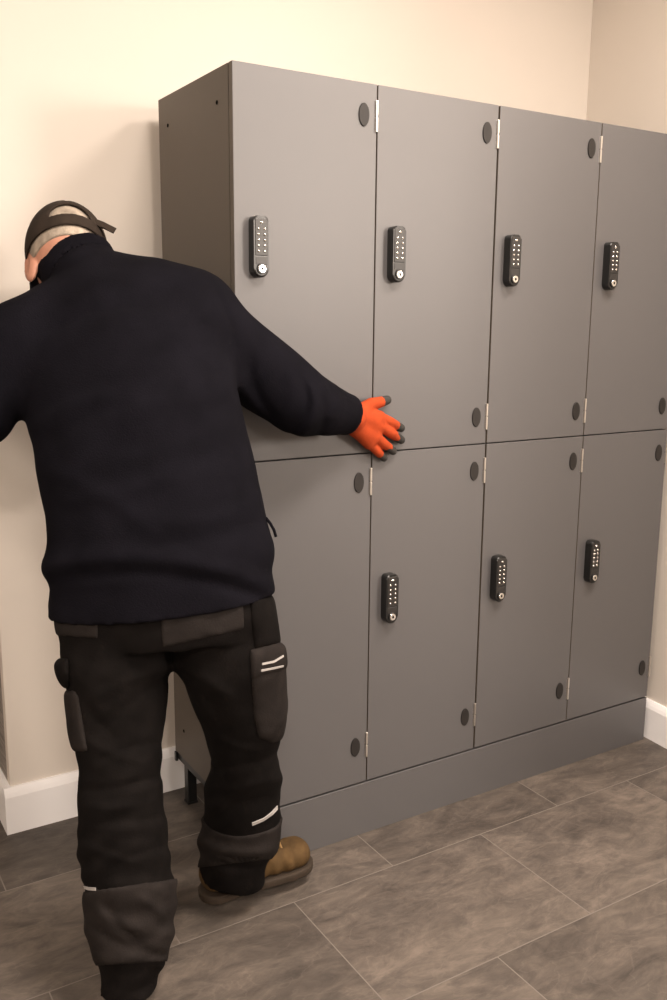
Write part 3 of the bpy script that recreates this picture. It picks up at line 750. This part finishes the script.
G = Field(np.min([f[3] for f in FINGERS_L]+[HLc], 0)-.12, np.max([f[3] for f in FINGERS_L]+[HLc], 0)+.12, .0026)
hand_l(G, .0)
tL = [(f[3], nrm(f[3]-f[2])) for f in FINGERS_L]
def glove_mat_l(c):
    m = ((c-HLc)@HLn < -.012).astype(int)
    for t, d in tL: m[((c-t)@d > -.012) & (np.linalg.norm(c-t, axis=1) < .03)] = 1
    m[(c-HLc)@HLd < -.012] = 1
    return m
fobj('work_glove', G, [M['orange'], M['rubber']], person, 2, glove_mat_l, ref=ref)

# ---- hair and cap, in the head's own frame
def head_field(h=.0026): return Field(HEADC-.155, HEADC+.155, h)
CC, CRAD = hp(0, -.012, .012), (.0735, .095, .092)
G = head_field(); G.ell(CC, HF, tuple(r+.0035 for r in CRAD), 0)
n1 = G.lin(HEADC, Uh); n2 = G.lin(HEADC, Fh)
cutlow = -(n1+.026-1.6*np.maximum(n2+.06, 0)**2)                        # nape line, rising towards the temples
G.inter(cutlow); G.cut(hp(0, .055, 0), Fh)
fobj('hair', G, M['hair'], person, 1, ref=ref)['label'] = 'cropped grey hair at the back of the head'
G = head_field(.0022); G.ell(CC, HF, tuple(r+.0105 for r in CRAD), 0)
I_ = head_field(.0022); I_.ell(CC, HF, tuple(r+.0055 for r in CRAD), 0)
v = np.maximum(G.v, -I_.v)
s_ = G.lin(HEADC, Sh); f_ = G.lin(HEADC, Fh); u_ = G.lin(HEADC, Uh)
BAND = -.004
v = np.maximum(v, -(u_-BAND-.06*f_))                                 # rim
hole = np.maximum(np.sqrt((s_/.040)**2+(np.maximum(u_-BAND-.020, -1)/.036)**2)-1, -(u_-BAND-.020)*30)
hole = np.maximum(hole*.03, f_+.02)
v = np.maximum(v, -hole)
G.v = v.astype(np.float32)
near = np.abs(G.v) < .008; ii = np.nonzero(near)
P_ = np.stack([G.ax[k][ii[k]] for k in range(3)], 1)-HEADC
ang = np.arctan2(P_@Sh, P_@Fh); G.v[ii] += (.0012*np.exp(-((np.mod(ang+math.pi/6, math.pi/3)-math.pi/6)/.03)**2)*((P_@Uh) > .03)).astype(np.float32)
cap = fobj('baseball_cap', G, M['cap'], person, 1, ref=ref); cap['label'] = 'faded brown cap with an open arch above its strap'
# peak, curved and projecting over the brow
bm = bmesh.new(); rows = []
for i in range(9):
    r = i/8; row = []
    for j in range(13):
        a = (j/12-.5)*2; s0 = a*.072
        f0 = .094*math.sqrt(max(0, 1-(a*.072/.088)**2))-.012+.008; f1 = f0+.068*math.sqrt(max(0, 1-a*a))**.8
        row.append(bm.verts.new(hp(s0, f0+(f1-f0)*r, .006-.020*r-.024*a*a)-ref))
    rows.append(row)
for r0, r1 in zip(rows[:-1], rows[1:]):
    for j in range(12): bm.faces.new((r0[j], r0[j+1], r1[j+1], r1[j]))
bmesh.ops.remove_doubles(bm, verts=bm.verts, dist=1e-5)
bmesh.ops.solidify(bm, geom=bm.faces[:], thickness=.003)
obj('peak', bm, M['cap'], cap, True)
# strap end hanging free on the right, with its buckle
_D = float((hp(-.055, -.080, .010)-CAM)@CF)-.004
t0, t1, t2 = at(88, 219.5, _D-.004), at(102, 224.5, _D), at(115, 231, _D+.006)
def ribbon(pts, up, w, t):
    bm = bmesh.new(); rs = []
    for i, p in enumerate(pts):
        T = nrm(pts[min(i+1, len(pts)-1)]-pts[max(i-1, 0)]); U = nrm(up-T*(up@T)); N = np.cross(T, U)
        rs.append([bm.verts.new(p+U*a*w/2+N*b*t/2-ref) for a, b in ((-1, -1), (1, -1), (1, 1), (-1, 1))])
    for r0, r1 in zip(rs[:-1], rs[1:]):
        for j in range(4): bm.faces.new((r0[j], r0[(j+1) % 4], r1[(j+1) % 4], r1[j]))
    bm.faces.new(rs[0]); bm.faces.new(rs[-1][::-1]); return bm
obj('strap_end', ribbon([t0, t1, t2], Uh, .016, .003), M['cap'], cap)

# ------------------------------------------------------------------ light: warm ceiling downlights and one added sheen light
def lamp(name, loc, power, size, col=(1, .80, .58), spread=180, rot=None):
    l = bpy.data.lights.new(name, 'AREA'); l.shape = 'DISK'; l.size = size; l.energy = power; l.color = col; l.spread = math.radians(spread)
    o = bpy.data.objects.new(name, l); COL.objects.link(o); o.location = loc
    if rot: o.rotation_euler = rot
    return o
LC = (1, .872, .762)
lamp('ceiling_downlight', (.05, -1.30, H-.02), 50, .50, LC)
lamp('ceiling_downlight', (.95, -.95, H-.02), 33, .50, LC)
lamp('ceiling_downlight', (-1.7, -1.2, H-.02), 21, .50, LC)
lamp('ceiling_downlight', (-1.5, -3.0, H-.02), 76, .50, LC)
d = (Vector((.15, 0, 1.20))-Vector((2.35, -3.9, 1.95)))
lamp('track_spotlight', (2.35, -3.9, 1.95), 84, .90, LC, rot=d.to_track_quat('-Z', 'Y').to_euler())  # unseen disk light, added to put a broad sheen on the upper doors
w = bpy.data.worlds.new('world'); scn.world = w; w.use_nodes = True
w.node_tree.nodes['Background'].inputs['Color'].default_value = (1, .85, .7, 1); w.node_tree.nodes['Background'].inputs['Strength'].default_value = .05

# ------------------------------------------------------------------ camera
cd = bpy.data.cameras.new('camera'); co = bpy.data.objects.new('camera', cd); COL.objects.link(co)
cd.sensor_fit = 'VERTICAL'; cd.sensor_height = 24; cd.lens = FPX*24/1000; cd.clip_start = .02
mw = Matrix(((CR[0], CU[0], -CF[0], CAM[0]), (CR[1], CU[1], -CF[1], CAM[1]), (CR[2], CU[2], -CF[2], CAM[2]), (0, 0, 0, 1)))
co.matrix_world = mw
scn.camera = co
vs = scn.view_settings; vs.view_transform = 'Standard'; vs.look = 'None'; vs.exposure = 0; vs.gamma = 1; vs.use_curve_mapping = False
